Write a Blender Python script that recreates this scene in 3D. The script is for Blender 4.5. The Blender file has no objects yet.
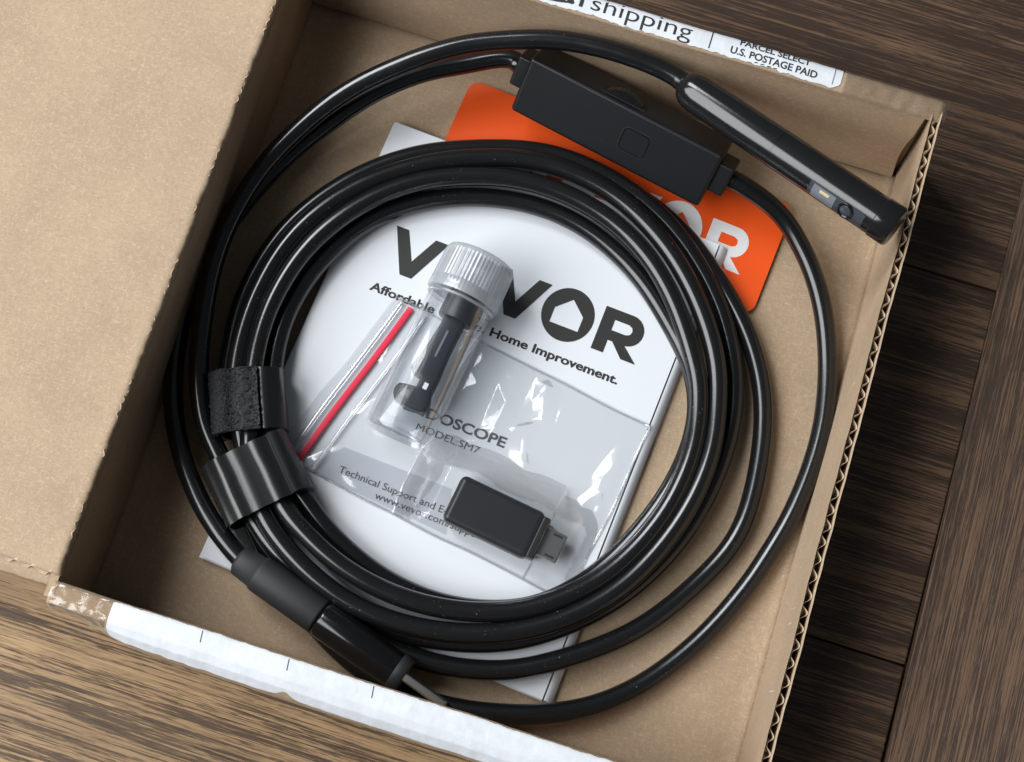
import bpy, bmesh, math, random
from mathutils import Vector, Matrix, noise

# ------------------------------------------------------------------ camera, light, exposure
scene = bpy.context.scene
S = 0.001                                   # everything below is written in millimetres
cam_data = bpy.data.cameras.new("camera")
cam = bpy.data.objects.new("camera", cam_data)
scene.collection.objects.link(cam)
cam.location = (89.05 * S, 8.846 * S, 321.74 * S)
cam.rotation_euler = (math.radians(11.9993), math.radians(-1.3794), math.radians(17.3951))
cam_data.sensor_fit = 'HORIZONTAL'
cam_data.sensor_width = 36.0
cam_data.lens = 49.109
cam_data.clip_start = 0.01
cam_data.clip_end = 50.0
scene.camera = cam

world = bpy.data.worlds.new("World")
scene.world = world
world.use_nodes = True
wb = world.node_tree.nodes["Background"]
wb.inputs[0].default_value = (0.80, 0.90, 1.0, 1)
wb.inputs[1].default_value = 0.085

def area_lamp(name, loc, target, sx, sy, power, color):
    d = bpy.data.lights.new(name, 'AREA')
    d.shape = 'RECTANGLE'; d.size = sx; d.size_y = sy
    d.energy = power; d.color = color
    o = bpy.data.objects.new(name, d)
    scene.collection.objects.link(o)
    o.location = loc
    o.rotation_euler = (Vector(target) - Vector(loc)).to_track_quat('-Z', 'Y').to_euler()
    return o
# daylight from a window to the left of the table
area_lamp("window_light", (-0.72, -0.30, 0.78), (0.07, 0.07, 0.0), 0.95, 0.95, 21.5, (0.965, 0.988, 1.0))
area_lamp("loop_highlight_light", (-0.62, 0.50, 0.86), (0.07, 0.07, 0.0), 0.30, 0.60, 8.5, (0.95, 0.98, 1.0))  # unseen source, added at upper left for a highlight on the outer loop

vs = scene.view_settings
vs.view_transform = 'Standard'; vs.look = 'None'; vs.gamma = 1.0; vs.exposure = 0.0
vs.use_curve_mapping = False
scene.cycles.use_denoising = True
scene.cycles.max_bounces = 12
scene.cycles.transparent_max_bounces = 32
scene.cycles.sample_clamp_indirect = 4.0

random.seed(7)
COL = scene.collection

# ------------------------------------------------------------------ helpers
def root(name, label, cat, loc, group=None):
    o = bpy.data.objects.new(name, None)
    COL.objects.link(o)
    o.empty_display_size = 0.01
    o.location = Vector(loc) * S
    o["label"] = label; o["category"] = cat
    if group: o["group"] = group
    return o

def world_loc(o):
    v = Vector((0, 0, 0))
    while o is not None:
        v += o.location; o = o.parent
    return v

def mesh(name, verts, faces, mat, parent=None, smooth=True, loc=None, label=None):
    """verts are world positions in mm"""
    base = world_loc(parent) if parent else Vector((0, 0, 0))
    own = (Vector(loc) * S) if loc is not None else Vector((0, 0, 0))
    off = base + own
    me = bpy.data.meshes.new(name)
    me.from_pydata([tuple(Vector(v) * S - off) for v in verts], [], faces)
    me.update()
    if smooth:
        me.polygons.foreach_set("use_smooth", [True] * len(me.polygons))
    me.materials.append(mat)
    o = bpy.data.objects.new(name, me)
    COL.objects.link(o)
    o.location = own
    if parent: o.parent = parent
    if label: o["label"] = label
    return o

def bm_out(name, bm, mat, parent=None, smooth=True, loc=None, angle=None):
    bm.normal_update()
    bm.verts.index_update()
    v = [tuple(x.co) for x in bm.verts]
    f = [[x.index for x in p.verts] for p in bm.faces]
    bm.free()
    o = mesh(name, v, f, mat, parent, smooth, loc)
    if angle and smooth:
        me = o.data
        b2 = bmesh.new(); b2.from_mesh(me)
        for e in b2.edges:
            if len(e.link_faces) == 2 and e.calc_face_angle(0) > math.radians(angle):
                e.smooth = False
        b2.to_mesh(me); b2.free()
    return o

def frame(center, u, v):
    u = Vector(u).normalized(); w = u.cross(Vector(v)).normalized(); v = w.cross(u).normalized()
    m = Matrix((u, v, w)).transposed().to_4x4()
    m.translation = Vector(center)
    return m

def rbox_bm(M, hx, hy, hz, bev=0.5, seg=3):
    bm = bmesh.new()
    bmesh.ops.create_cube(bm, size=2)
    for q in bm.verts:
        q.co = Vector((q.co.x * hx, q.co.y * hy, q.co.z * hz))
    if bev > 0:
        bmesh.ops.bevel(bm, geom=list(bm.edges), offset=bev, segments=seg, profile=0.5, affect='EDGES')
    bmesh.ops.transform(bm, matrix=M, verts=bm.verts)
    return bm

def rbox(name, M, hx, hy, hz, mat, parent=None, bev=0.5, seg=3, loc=None):
    o = bm_out(name, rbox_bm(M, hx, hy, hz, bev, seg), mat, parent, True, loc, angle=50)
    if bev > 0:
        wn = o.modifiers.new("even_normals", 'WEIGHTED_NORMAL'); wn.keep_sharp = True; wn.weight = 90
    return o

def catmull(pts, n=14):
    pts = [Vector(p) for p in pts]
    P_ = [pts[0] * 2 - pts[1]] + pts + [pts[-1] * 2 - pts[-2]]
    out = []
    for i in range(1, len(P_) - 2):
        a, b, c, d = P_[i - 1], P_[i], P_[i + 1], P_[i + 2]
        t0 = 0.0; t1 = t0 + max((b - a).length, 1e-6) ** 0.5; t2 = t1 + max((c - b).length, 1e-6) ** 0.5; t3 = t2 + max((d - c).length, 1e-6) ** 0.5
        for k in range(n):
            t = t1 + (t2 - t1) * k / n
            A1 = a * ((t1 - t) / (t1 - t0)) + b * ((t - t0) / (t1 - t0))
            A2 = b * ((t2 - t) / (t2 - t1)) + c * ((t - t1) / (t2 - t1))
            A3 = c * ((t3 - t) / (t3 - t2)) + d * ((t - t2) / (t3 - t2))
            B1 = A1 * ((t2 - t) / (t2 - t0)) + A2 * ((t - t0) / (t2 - t0))
            B2 = A2 * ((t3 - t) / (t3 - t1)) + A3 * ((t - t1) / (t3 - t1))
            out.append(B1 * ((t2 - t) / (t2 - t1)) + B2 * ((t - t1) / (t2 - t1)))
    out.append(pts[-1])
    return out

def smooth_path(path, it=6, keep=3):
    path = [p.copy() for p in path]
    for _ in range(it):
        q = [p.copy() for p in path]
        for i in range(keep, len(path) - keep):
            q[i] = path[i] * 0.5 + (path[i - 1] + path[i + 1]) * 0.25
        path = q
    return path

def tube(path, r, seg=20):
    V, F = [], []
    up = Vector((0, 0, 1))
    n = len(path)
    for i, p in enumerate(path):
        t = (path[min(i + 1, n - 1)] - path[max(i - 1, 0)]).normalized()
        s = t.cross(up)
        s = s.normalized() if s.length > 1e-4 else Vector((1, 0, 0))
        q = s.cross(t).normalized()
        rr = r(i / (n - 1)) if callable(r) else r
        for k in range(seg):
            a = 2 * math.pi * k / seg
            V.append(p + s * (math.cos(a) * rr) + q * (math.sin(a) * rr))
    for i in range(n - 1):
        for k in range(seg):
            k2 = (k + 1) % seg
            F.append((i * seg + k, i * seg + k2, (i + 1) * seg + k2, (i + 1) * seg + k))
    F.append(tuple(range(seg)))
    F.append(tuple((n - 1) * seg + k for k in reversed(range(seg))))
    return V, F

def lathe(profile, origin, axis, seg=48, up=(0, 0, 1), rad=None, cap0=True, cap1=True, squash=1.0):
    """profile: list of (distance along axis, radius)"""
    M = frame(origin, axis, up)      # local x = axis
    V, F = [], []
    for (t, r) in profile:
        for k in range(seg):
            a = 2 * math.pi * k / seg
            rr = rad(t, r, a) if rad else r
            V.append(M @ Vector((t, math.cos(a) * rr, math.sin(a) * rr * squash)))
    n = len(profile)
    for i in range(n - 1):
        for k in range(seg):
            k2 = (k + 1) % seg
            F.append((i * seg + k, (i + 1) * seg + k, (i + 1) * seg + k2, i * seg + k2))
    if cap0: F.append(tuple(range(seg)))
    if cap1: F.append(tuple((n - 1) * seg + k for k in reversed(range(seg))))
    return V, F

def sharpen(o, deg=40):
    b2 = bmesh.new(); b2.from_mesh(o.data)
    bmesh.ops.recalc_face_normals(b2, faces=b2.faces)
    for e in b2.edges:
        if len(e.link_faces) == 2 and e.calc_face_angle(0) > math.radians(deg):
            e.smooth = False
    b2.to_mesh(o.data); b2.free()
    return o

def grid(nu, nv, fn):
    V = [fn(i / nu, j / nv) for i in range(nu + 1) for j in range(nv + 1)]
    F = [(i * (nv + 1) + j, (i + 1) * (nv + 1) + j, (i + 1) * (nv + 1) + j + 1, i * (nv + 1) + j + 1) for i in range(nu) for j in range(nv)]
    return V, F

def closed_sheet(nu, nv, fn, off):
    """a sheet with thickness: fn gives the upper face, off(u, v) the vector to the lower one"""
    V, F = grid(nu, nv, fn)
    n = len(V)
    V2 = [Vector(V[i * (nv + 1) + j]) + Vector(off(i / nu, j / nv)) for i in range(nu + 1) for j in range(nv + 1)]
    F2 = [tuple(n + k for k in reversed(f)) for f in F]
    ring = [i * (nv + 1) for i in range(nu + 1)] + [nu * (nv + 1) + j for j in range(1, nv + 1)] + \
           [i * (nv + 1) + nv for i in range(nu - 1, -1, -1)] + [j for j in range(nv - 1, 0, -1)]
    F3 = [(ring[k], n + ring[k], n + ring[(k + 1) % len(ring)], ring[(k + 1) % len(ring)]) for k in range(len(ring))]
    return list(V) + V2, F + F2 + F3

def extrude_poly(polys, M, z0, z1):
    """polys: list of closed outlines in local xy; the first is the border, the others holes"""
    bm = bmesh.new()
    edges = []
    for pl in polys:
        vs_ = [bm.verts.new(M @ Vector((x, y, z0))) for x, y in pl]
        for i in range(len(vs_)):
            edges.append(bm.edges.new((vs_[i], vs_[(i + 1) % len(vs_)])))
    bmesh.ops.triangle_fill(bm, use_beauty=True, use_dissolve=False, edges=edges)
    if abs(z1 - z0) > 1e-9:
        r = bmesh.ops.extrude_face_region(bm, geom=list(bm.faces))
        w = (M.to_3x3() @ Vector((0, 0, 1))) * (z1 - z0)
        for g in r["geom"]:
            if isinstance(g, bmesh.types.BMVert): g.co += w
    bmesh.ops.recalc_face_normals(bm, faces=bm.faces)
    return bm

def text_geo(body, bold=0.0, spacing=1.0):
    """outlines of the built-in font as flat triangles; returned with its box scaled to cap height 1"""
    cu = bpy.data.curves.new("tmp_text", 'FONT')
    cu.body = body; cu.resolution_u = 4; cu.offset = bold; cu.space_character = spacing
    o = bpy.data.objects.new("tmp_text", cu)
    COL.objects.link(o)
    dg = bpy.context.evaluated_depsgraph_get(); dg.update()
    me = bpy.data.meshes.new_from_object(o.evaluated_get(dg))
    V = [v.co.copy() for v in me.vertices]; F = [tuple(p.vertices) for p in me.polygons]
    bpy.data.objects.remove(o); bpy.data.curves.remove(cu); bpy.data.meshes.remove(me)
    xs = [v.x for v in V]
    x0, x1 = min(xs), max(xs)
    return V, F, x0, x1

def put_text(name, body, mat, parent, M, width=None, cap=2.0, bold=0.0, align=0.0, spacing=1.0, mapper=None, split=False):
    """M local xy: baseline origin; cap = cap height in mm; align 0 left, .5 centre, 1 right"""
    V, F, x0, x1 = text_geo(body, bold, spacing)
    sy = cap / 0.73
    sx = (width / (x1 - x0)) if width else sy
    W_ = (x1 - x0) * sx
    if split:                                # more points, so that print can follow a fold
        bm = bmesh.new()
        bv = [bm.verts.new(v) for v in V]
        for f in F:
            try: bm.faces.new([bv[i] for i in f])
            except ValueError: pass
        for _ in range(2):
            bmesh.ops.subdivide_edges(bm, edges=list(bm.edges), cuts=1, use_grid_fill=False)
            bmesh.ops.triangulate(bm, faces=bm.faces)
        bm.verts.index_update()
        V = [v.co.copy() for v in bm.verts]; F = [tuple(v.index for v in f.verts) for f in bm.faces]
        bm.free()
    out = []
    for v in V:
        p = Vector(((v.x - x0) * sx - align * W_, v.y * sy, 0))
        out.append(mapper(p.x, p.y) if mapper else M @ p)
    return mesh(name, out, F, mat, parent, smooth=False)

# ------------------------------------------------------------------ materials
def nodes_of(m):
    m.use_nodes = True
    nt = m.node_tree
    return nt, nt.nodes, nt.links

def coords(nt, scale=(1, 1, 1), rot=(0, 0, 0), out="Object"):
    tc = nt.nodes.new("ShaderNodeTexCoord")
    mp = nt.nodes.new("ShaderNodeMapping")
    mp.inputs["Scale"].default_value = [s * 1000.0 for s in scale]     # per millimetre
    mp.inputs["Rotation"].default_value = rot
    nt.links.new(tc.outputs[out], mp.inputs["Vector"])
    return mp.outputs[0]

def noise_tex(nt, vec, scale=1.0, detail=3.0, rough=0.55, dist=0.0):
    n = nt.nodes.new("ShaderNodeTexNoise")
    n.inputs["Scale"].default_value = scale
    n.inputs["Detail"].default_value = detail
    n.inputs["Roughness"].default_value = rough
    n.inputs["Distortion"].default_value = dist
    nt.links.new(vec, n.inputs["Vector"])
    return n.outputs["Fac"]

def ramp(nt, fac, stops, mode='LINEAR'):
    r = nt.nodes.new("ShaderNodeValToRGB")
    r.color_ramp.interpolation = mode
    e = r.color_ramp.elements
    while len(e) < len(stops): e.new(0.5)
    for k, (p, c) in enumerate(stops):
        e[k].position = p
        e[k].color = (c, c, c, 1) if not hasattr(c, "__len__") else (c[0], c[1], c[2], 1)
    nt.links.new(fac, r.inputs["Fac"])
    return r.outputs["Color"]

def mixc(nt, fac, a, b, mode='MIX'):
    m = nt.nodes.new("ShaderNodeMix")
    m.data_type = 'RGBA'; m.blend_type = mode
    for sock, val in ((m.inputs[0], fac), (m.inputs[6], a), (m.inputs[7], b)):
        if hasattr(val, "is_output"): nt.links.new(val, sock)
        elif hasattr(val, "__len__"): sock.default_value = (val[0], val[1], val[2], 1)
        else: sock.default_value = val
    return m.outputs[2]

def add_bump(nt, bsdf, h, strength=0.3, dist=0.1):
    b = nt.nodes.new("ShaderNodeBump")
    b.inputs["Strength"].default_value = strength
    b.inputs["Distance"].default_value = dist * S
    nt.links.new(h, b.inputs["Height"])
    nt.links.new(b.outputs[0], bsdf.inputs["Normal"])
    return b

def plain(name, col, rough=0.5, metal=0.0, ior=1.5, bump=0.0, bscale=1.0, bdist=0.1, var=0.0, vscale=0.2, dust=0.0, rvar=0.0):
    m = bpy.data.materials.new(name)
    nt, N, L = nodes_of(m)
    b = N["Principled BSDF"]
    b.inputs["Base Color"].default_value = (*col, 1)
    b.inputs["Roughness"].default_value = rough
    b.inputs["Metallic"].default_value = metal
    b.inputs["IOR"].default_value = ior
    vec = coords(nt)
    c = None
    if var > 0:
        f = noise_tex(nt, vec, vscale, 4)
        c = mixc(nt, ramp(nt, f, [(0.3, 0), (0.7, 1)]), [x * (1 - var) for x in col], [min(1, x * (1 + var)) for x in col])
    if dust > 0:
        f2 = noise_tex(nt, vec, 1.9, 2, 0.7)
        f3 = noise_tex(nt, vec, 0.07, 3, 0.6)
        d = ramp(nt, f2, [(0.70, 0), (0.74, 1)])
        d = mixc(nt, 1.0, d, ramp(nt, f3, [(0.42, 0), (0.62, dust)]), 'MULTIPLY')
        c = mixc(nt, d, c if c is not None else col, (0.42, 0.42, 0.42))
    if c is not None: L.new(c, b.inputs["Base Color"])
    if rvar > 0:
        f = noise_tex(nt, vec, 0.25, 4)
        mr = N.new("ShaderNodeMapRange")
        mr.inputs["To Min"].default_value = rough - rvar; mr.inputs["To Max"].default_value = rough + rvar
        L.new(f, mr.inputs["Value"]); L.new(mr.outputs[0], b.inputs["Roughness"])
    if bump > 0:
        add_bump(nt, b, noise_tex(nt, vec, bscale, 4, 0.6), bump, bdist)
    return m

def cardboard(name, col=(0.375, 0.272, 0.180), flute=0.0):
    m = bpy.data.materials.new(name)
    nt, N, L = nodes_of(m)
    b = N["Principled BSDF"]
    b.inputs["Roughness"].default_value = 0.82
    b.inputs["IOR"].default_value = 1.4
    v = coords(nt)
    big = ramp(nt, noise_tex(nt, v, 0.06, 5, 0.6), [(0.3, 0), (0.7, 1)])
    c = mixc(nt, big, [x * 0.90 for x in col], [x * 1.07 for x in col])
    fa = noise_tex(nt, coords(nt, (1.0, 4.2, 2.5), (0, 0, 0.5)), 0.68, 3, 0.7, 0.6)
    fb = noise_tex(nt, coords(nt, (4.2, 1.0, 2.5), (0, 0, 0.35)), 0.68, 3, 0.7, 0.6)
    c = mixc(nt, ramp(nt, fa, [(0.52, 0), (0.74, 0.62)]), c, [min(1, x * 1.45 + 0.04) for x in col])
    c = mixc(nt, ramp(nt, fb, [(0.52, 0), (0.74, 0.58)]), c, [min(1, x * 1.4 + 0.04) for x in col])
    fc = noise_tex(nt, coords(nt, (1.6, 3.4, 2.2), (0, 0, -0.7)), 0.65, 3, 0.7, 0.5)
    c = mixc(nt, ramp(nt, fc, [(0.53, 0), (0.76, 0.55)]), c, [x * 0.62 for x in col])
    sp = noise_tex(nt, v, 1.35, 2, 0.5)
    c = mixc(nt, ramp(nt, sp, [(0.745, 0), (0.79, 0.55)]), c, [x * 0.35 for x in col])
    L.new(c, b.inputs["Base Color"])
    h = mixc(nt, 0.5, fa, fb)
    if flute > 0:
        w = N.new("ShaderNodeTexWave")
        w.wave_type = 'BANDS'; w.bands_direction = 'Y'
        w.inputs["Scale"].default_value = 0.1; w.inputs["Distortion"].default_value = 0.6
        w.inputs["Detail"].default_value = 1.0; w.inputs["Detail Scale"].default_value = 0.6
        L.new(v, w.inputs["Vector"])
        h = mixc(nt, flute, h, w.outputs["Fac"])
    add_bump(nt, b, h, 0.35, 0.16)
    return m

def wood(name, light, dark, seed=0.0, amount=0.5, lf=1.25, la=0.016, cw=0.42):
    """stained oak, grain along local x: pale ground, ragged dark growth lines, short open pores"""
    m = bpy.data.materials.new(name)
    nt, N, L = nodes_of(m)
    b = N["Principled BSDF"]
    tc = N.new("ShaderNodeTexCoord")
    def vec(sx, sy, k=0.0):
        mp = N.new("ShaderNodeMapping")
        mp.inputs["Scale"].default_value = (sx * 1000, sy * 1000, sy * 1000)
        mp.inputs["Location"].default_value = (seed * 3.1 + k, seed * 7.7 - k, seed)
        L.new(tc.outputs["Object"], mp.inputs["Vector"])
        return mp.outputs[0]
    base = noise_tex(nt, vec(0.010, 0.10), 1, 4, 0.6, 0.6)
    c = ramp(nt, base, [(0.28, [x * 0.72 for x in light]), (0.5, light), (0.72, [x * 1.22 for x in light])])
    fine = noise_tex(nt, vec(0.05, 2.6), 1, 3, 0.65, 0.2)
    c = mixc(nt, ramp(nt, fine, [(0.40, 0.50), (0.60, 0)]), c, [0.45 * x + 0.25 * y for x, y in zip(light, dark)])
    clus = noise_tex(nt, vec(0.010, 0.17, 3.0), 1, 2, 0.5, 0.8)
    lines = noise_tex(nt, vec(la, lf, 7.0), 1, 4, 0.72, 0.45)
    rag = noise_tex(nt, vec(0.16, 3.6, 11.0), 1, 3, 0.6, 0.2)
    mid = mixc(nt, cw, lines, clus)
    mid = mixc(nt, 0.20, mid, rag)
    th = 0.56 - 0.10 * amount
    c = mixc(nt, ramp(nt, mid, [(th, 0), (th + 0.022, 0.90)]), c, dark)
    pores = noise_tex(nt, vec(0.10, 4.2, 5.0), 1, 3, 0.6, 0.2)
    c = mixc(nt, ramp(nt, pores, [(0.60, 0), (0.65, 0.75)]), c, [x * 0.9 for x in dark])
    L.new(c, b.inputs["Base Color"])
    mr = N.new("ShaderNodeMapRange")
    mr.inputs["To Min"].default_value = 0.45; mr.inputs["To Max"].default_value = 0.66
    L.new(fine, mr.inputs["Value"]); L.new(mr.outputs[0], b.inputs["Roughness"])
    h = mixc(nt, 0.5, ramp(nt, pores, [(0.56, 1), (0.66, 0)]), ramp(nt, mid, [(th - 0.01, 1), (th + 0.03, 0)]))
    add_bump(nt, b, h, 0.6, 0.22)
    return m

def clear(name, tint=(0.95, 0.96, 0.97), rough=0.06, base=0.03, edge=0.6, haze=0.0, hazecol=(0.9, 0.93, 0.97), bump=0.0, bscale=0.3, bdist=0.2):
    """thin clear plastic: see-through sheet with a mirror-like skin that strengthens at grazing angles"""
    m = bpy.data.materials.new(name)
    nt, N, L = nodes_of(m)
    N.remove(N["Principled BSDF"])
    out = N["Material Output"]
    tr = N.new("ShaderNodeBsdfTransparent"); tr.inputs[0].default_value = (*tint, 1)
    gl = N.new("ShaderNodeBsdfGlossy"); gl.inputs["Roughness"].default_value = rough
    lw = N.new("ShaderNodeLayerWeight"); lw.inputs["Blend"].default_value = 0.35
    mr = N.new("ShaderNodeMapRange")
    mr.inputs["To Min"].default_value = base; mr.inputs["To Max"].default_value = edge
    L.new(lw.outputs["Fresnel"], mr.inputs["Value"])
    body = tr.outputs[0]
    if haze > 0:
        df = N.new("ShaderNodeBsdfDiffuse"); df.inputs[0].default_value = (*hazecol, 1)
        tl = N.new("ShaderNodeBsdfTranslucent"); tl.inputs[0].default_value = (*hazecol, 1)
        m1 = N.new("ShaderNodeMixShader"); m1.inputs[0].default_value = 0.5
        L.new(df.outputs[0], m1.inputs[1]); L.new(tl.outputs[0], m1.inputs[2])
        m2 = N.new("ShaderNodeMixShader"); m2.inputs[0].default_value = haze
        L.new(tr.outputs[0], m2.inputs[1]); L.new(m1.outputs[0], m2.inputs[2])
        body = m2.outputs[0]
    mx = N.new("ShaderNodeMixShader")
    L.new(mr.outputs[0], mx.inputs[0]); L.new(body, mx.inputs[1]); L.new(gl.outputs[0], mx.inputs[2])
    L.new(mx.outputs[0], out.inputs["Surface"])
    if bump > 0:
        bp = N.new("ShaderNodeBump"); bp.inputs["Strength"].default_value = bump; bp.inputs["Distance"].default_value = bdist * S
        L.new(noise_tex(nt, coords(nt), bscale, 3, 0.55, 0.8), bp.inputs["Height"])
        L.new(bp.outputs[0], gl.inputs["Normal"]); L.new(bp.outputs[0], lw.inputs["Normal"])
    return m

M_CARD = cardboard("kraft_cardboard")
M_LID = cardboard("kraft_cardboard_lid", (0.350, 0.256, 0.170), flute=0.40)
M_FLUTE = cardboard("kraft_flute_paper", (0.52, 0.40, 0.28))
M_LABEL = plain("label_paper", (0.66, 0.685, 0.72), 0.55, bump=0.45, bscale=0.28, bdist=0.35, var=0.06, vscale=0.25)
M_INK = plain("black_print", (0.018, 0.017, 0.016), 0.6)
M_INK_SOFT = plain("grey_print", (0.07, 0.07, 0.075), 0.6)
M_PAPER = plain("booklet_paper", (0.69, 0.71, 0.745), 0.42, bump=0.08, bscale=0.5, bdist=0.05)
M_ORANGE = plain("orange_card", (0.80, 0.088, 0.010), 0.38, bump=0.05, bscale=0.8, bdist=0.05)
M_WHITEPRINT = plain("white_print", (0.72, 0.71, 0.71), 0.45)
M_CABLE = plain("black_cable_jacket", (0.0075, 0.0078, 0.0085), 0.20, ior=1.58, dust=0.6, rvar=0.05, bump=0.05, bscale=0.35, bdist=0.2)
M_BLACK = plain("black_satin_plastic", (0.007, 0.0075, 0.009), 0.36, ior=1.46, bump=0.10, bscale=4.0, bdist=0.03, dust=0.2)
M_GLOSS = plain("black_gloss_plastic", (0.006, 0.006, 0.0065), 0.16, rvar=0.03, dust=0.2)
M_MATTE = plain("black_rubber", (0.022, 0.023, 0.025), 0.60, bump=0.2, bscale=2.5, bdist=0.06, dust=0.2)
M_METAL = plain("plug_steel", (0.50, 0.49, 0.47), 0.28, metal=1.0, bump=0.08, bscale=1.5, bdist=0.05)
M_DARKSLOT = plain("dark_slot", (0.004, 0.004, 0.004), 0.7)
M_FUZZ = plain("strap_loop_pile", (0.032, 0.032, 0.034), 0.85, bump=0.9, bscale=3.0, bdist=0.4, var=0.85, vscale=2.6, dust=0.8)
M_STRAP = plain("strap_smooth_tape", (0.012, 0.012, 0.0125), 0.25, ior=1.55, bump=0.15, bscale=0.9, bdist=0.1)
M_GUN = plain("probe_dark_metal", (0.010, 0.010, 0.0105), 0.15, ior=1.55, rvar=0.01)
M_LENS = plain("lens_glass", (0.045, 0.05, 0.066), 0.06)
M_LED = plain("yellow_led", (0.55, 0.49, 0.26), 0.35)
M_LEDWIN = plain("window_plastic", (0.16, 0.175, 0.20), 0.14)
M_TAPE = clear("clear_tape", (0.93, 0.90, 0.85), rough=0.16, base=0.06, edge=0.5, haze=0.10, hazecol=(0.8, 0.76, 0.7), bump=0.35, bscale=0.5, bdist=0.35)
M_FILM = clear("bag_film", (0.99, 0.992, 0.995), rough=0.14, base=0.06, edge=0.42, haze=0.018, bump=0.16, bscale=0.14, bdist=0.5)
M_VIAL = clear("vial_plastic", (0.96, 0.97, 0.98), rough=0.10, base=0.03, edge=0.32, haze=0.02)
M_VIAL_IN = clear("vial_inner_plastic", (0.98, 0.985, 0.99), rough=0.12, base=0.015, edge=0.12)
M_CAP = clear("cap_plastic", (0.93, 0.95, 0.97), rough=0.20, base=0.06, edge=0.40, haze=0.30, hazecol=(0.96, 0.97, 1.0))
M_RED = plain("red_zip", (0.64, 0.012, 0.050), 0.5)
M_DARKPLASTIC = plain("dark_attachment_plastic", (0.014, 0.017, 0.023), 0.38)

# ------------------------------------------------------------------ table
TZ = -2.2
table = bpy.data.objects.new("table_top", None)
COL.objects.link(table)
table.location = (80 * S, 80 * S, (TZ - 20) * S)
table["kind"] = "structure"; table["label"] = "dark stained oak table top of wide boards"
table["category"] = "table"
def plank(x0, x1, y0, y1, mat, rot=0.0):
    cx, cy = (x0 + x1) / 2, (y0 + y1) / 2
    hx, hy = (x1 - x0) / 2, (y1 - y0) / 2
    if rot: hx, hy = hy, hx
    bm = rbox_bm(Matrix.Identity(4), hx, hy, 10, 0.55, 2)
    o = bm_out("plank", bm, mat, table, True, None, angle=60)
    base = world_loc(table)
    for v in o.data.vertices: v.co += base
    o.location = Vector((cx * S, cy * S, (TZ - 10) * S)) - base
    o.rotation_euler = (0, 0, rot)
    return o
EDGE = 181.6
OAK_LIT, GRAIN_LIT = (0.42, 0.268, 0.140), (0.068, 0.041, 0.026)
OAK_SHADED, GRAIN_SHADED = (0.205, 0.114, 0.062), (0.040, 0.0225, 0.0150)  # same oak, with the shade beside and beyond the box put into its colour
M_OAK_LIT = wood("stained_oak_lit", OAK_LIT, GRAIN_LIT, 1.4, 0.45)
M_OAK_SHADED = wood("stained_oak_shaded", OAK_SHADED, GRAIN_SHADED, 5.2, 0.78, 2.0, 0.030, 0.30)
M_OAK_FAR = wood("stained_oak_far", [x * 0.92 for x in OAK_SHADED], GRAIN_SHADED, 2.6, 0.80, 1.8, 0.026, 0.34)
M_OAK_END = wood("stained_oak_end", [x * 0.82 for x in OAK_SHADED], GRAIN_SHADED, 9.3, 0.70, 2.2, 0.034, 0.26)
for (y0, y1, mm) in ((-145.4, -52.3, M_OAK_LIT), (-51.9, 40.45, M_OAK_LIT), (40.85, 133.6, M_OAK_SHADED), (134.0, 226.6, M_OAK_FAR), (227.0, 320.0, M_OAK_SHADED)):
    if mm is M_OAK_LIT:                    # one board split under the box, right piece coloured darker for its shade
        plank(-420, 118.0, y0, y1, mm); plank(118.3, EDGE, y0, y1, M_OAK_SHADED)
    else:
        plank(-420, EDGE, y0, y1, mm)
plank(EDGE + 0.5, EDGE + 96, -300, 420, M_OAK_END, math.radians(90 + 0.6))

# ------------------------------------------------------------------ cardboard box
W, L, H = 150.0, 153.0, 31.5
box = root("cardboard_box", "open shallow brown corrugated mailer box holding the coiled black cable", "box", (75, 76, -2.0))

def fbm(x, y, s=1.0):
    return noise.noise(Vector((x * s, y * s, 3.7)))

# floor sheet, curling up into the side walls
def floor_fn(u, v):
    x = -0.6 + u * (W + 1.2); y = -0.5 + v * (L + 1.0)
    z = 0.16 * fbm(x, y, 0.03)
    dx = min(x - 0.0, W - x)
    if dx < 3.0: z += 0.9 * (1 - max(dx, 0) / 3.0) ** 2
    return Vector((x, y, z))
V, F = closed_sheet(90, 60, floor_fn, lambda u, v: (0, 0, -1.7))
mesh("floor_panel", V, F, M_CARD, box)

# right-hand wall: two liners and the fluting between them, its cut edge bare on top
def rim_x(y): return 0.25 * fbm(y, 4.0, 0.05) + 0.12 * fbm(y, 9.0, 0.3)
def wall_in(y, z):
    t = z / H
    return W + 0.1 - 1.75 * t + (1 - t) * 0.0 + 0.55 * math.sin(t * math.pi) + rim_x(y) * t
Y0R, Y1R = -4.0, L + 4.6
def rtop(y): return H - 0.35 + 0.30 * fbm(y, 1.0, 0.12) + 0.20 * fbm(y, 2.0, 0.9)
def liner(dx, thick, name, parent, mat):
    def fn(u, v):
        y = Y0R + (Y1R - Y0R) * u; z = 0.4 + (rtop(y) + (0.1 if dx > 0.5 else 0)) * v
        return Vector((wall_in(y, z) + dx, y, z))
    V, F = closed_sheet(220, 14, fn, lambda u, v: (thick, 0, 0))
    return sharpen(mesh(name, V, F, mat, parent), 50)
rw = liner(0.0, 0.28, "wall", box, M_CARD)
liner(1.95, 0.30, "outer_liner", rw, M_FLUTE)
def flute_fn(u, v):
    y = Y0R + (Y1R - Y0R) * u; z = 6 + (rtop(y) - 6.25) * v
    ph = 2 * math.pi * y / 3.7 + 1.6 * fbm(y, 5.0, 0.1) + 0.5 * fbm(y, 15.0, 0.4)
    s = math.sin(ph)
    x = wall_in(y, z) + 1.05 + (0.70 + 0.16 * fbm(y, 25.0, 0.25)) * s * (1 - 0.1 * s * s) + 0.12 * fbm(y, 35.0, 0.3)
    return Vector((x, y, z))
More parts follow.
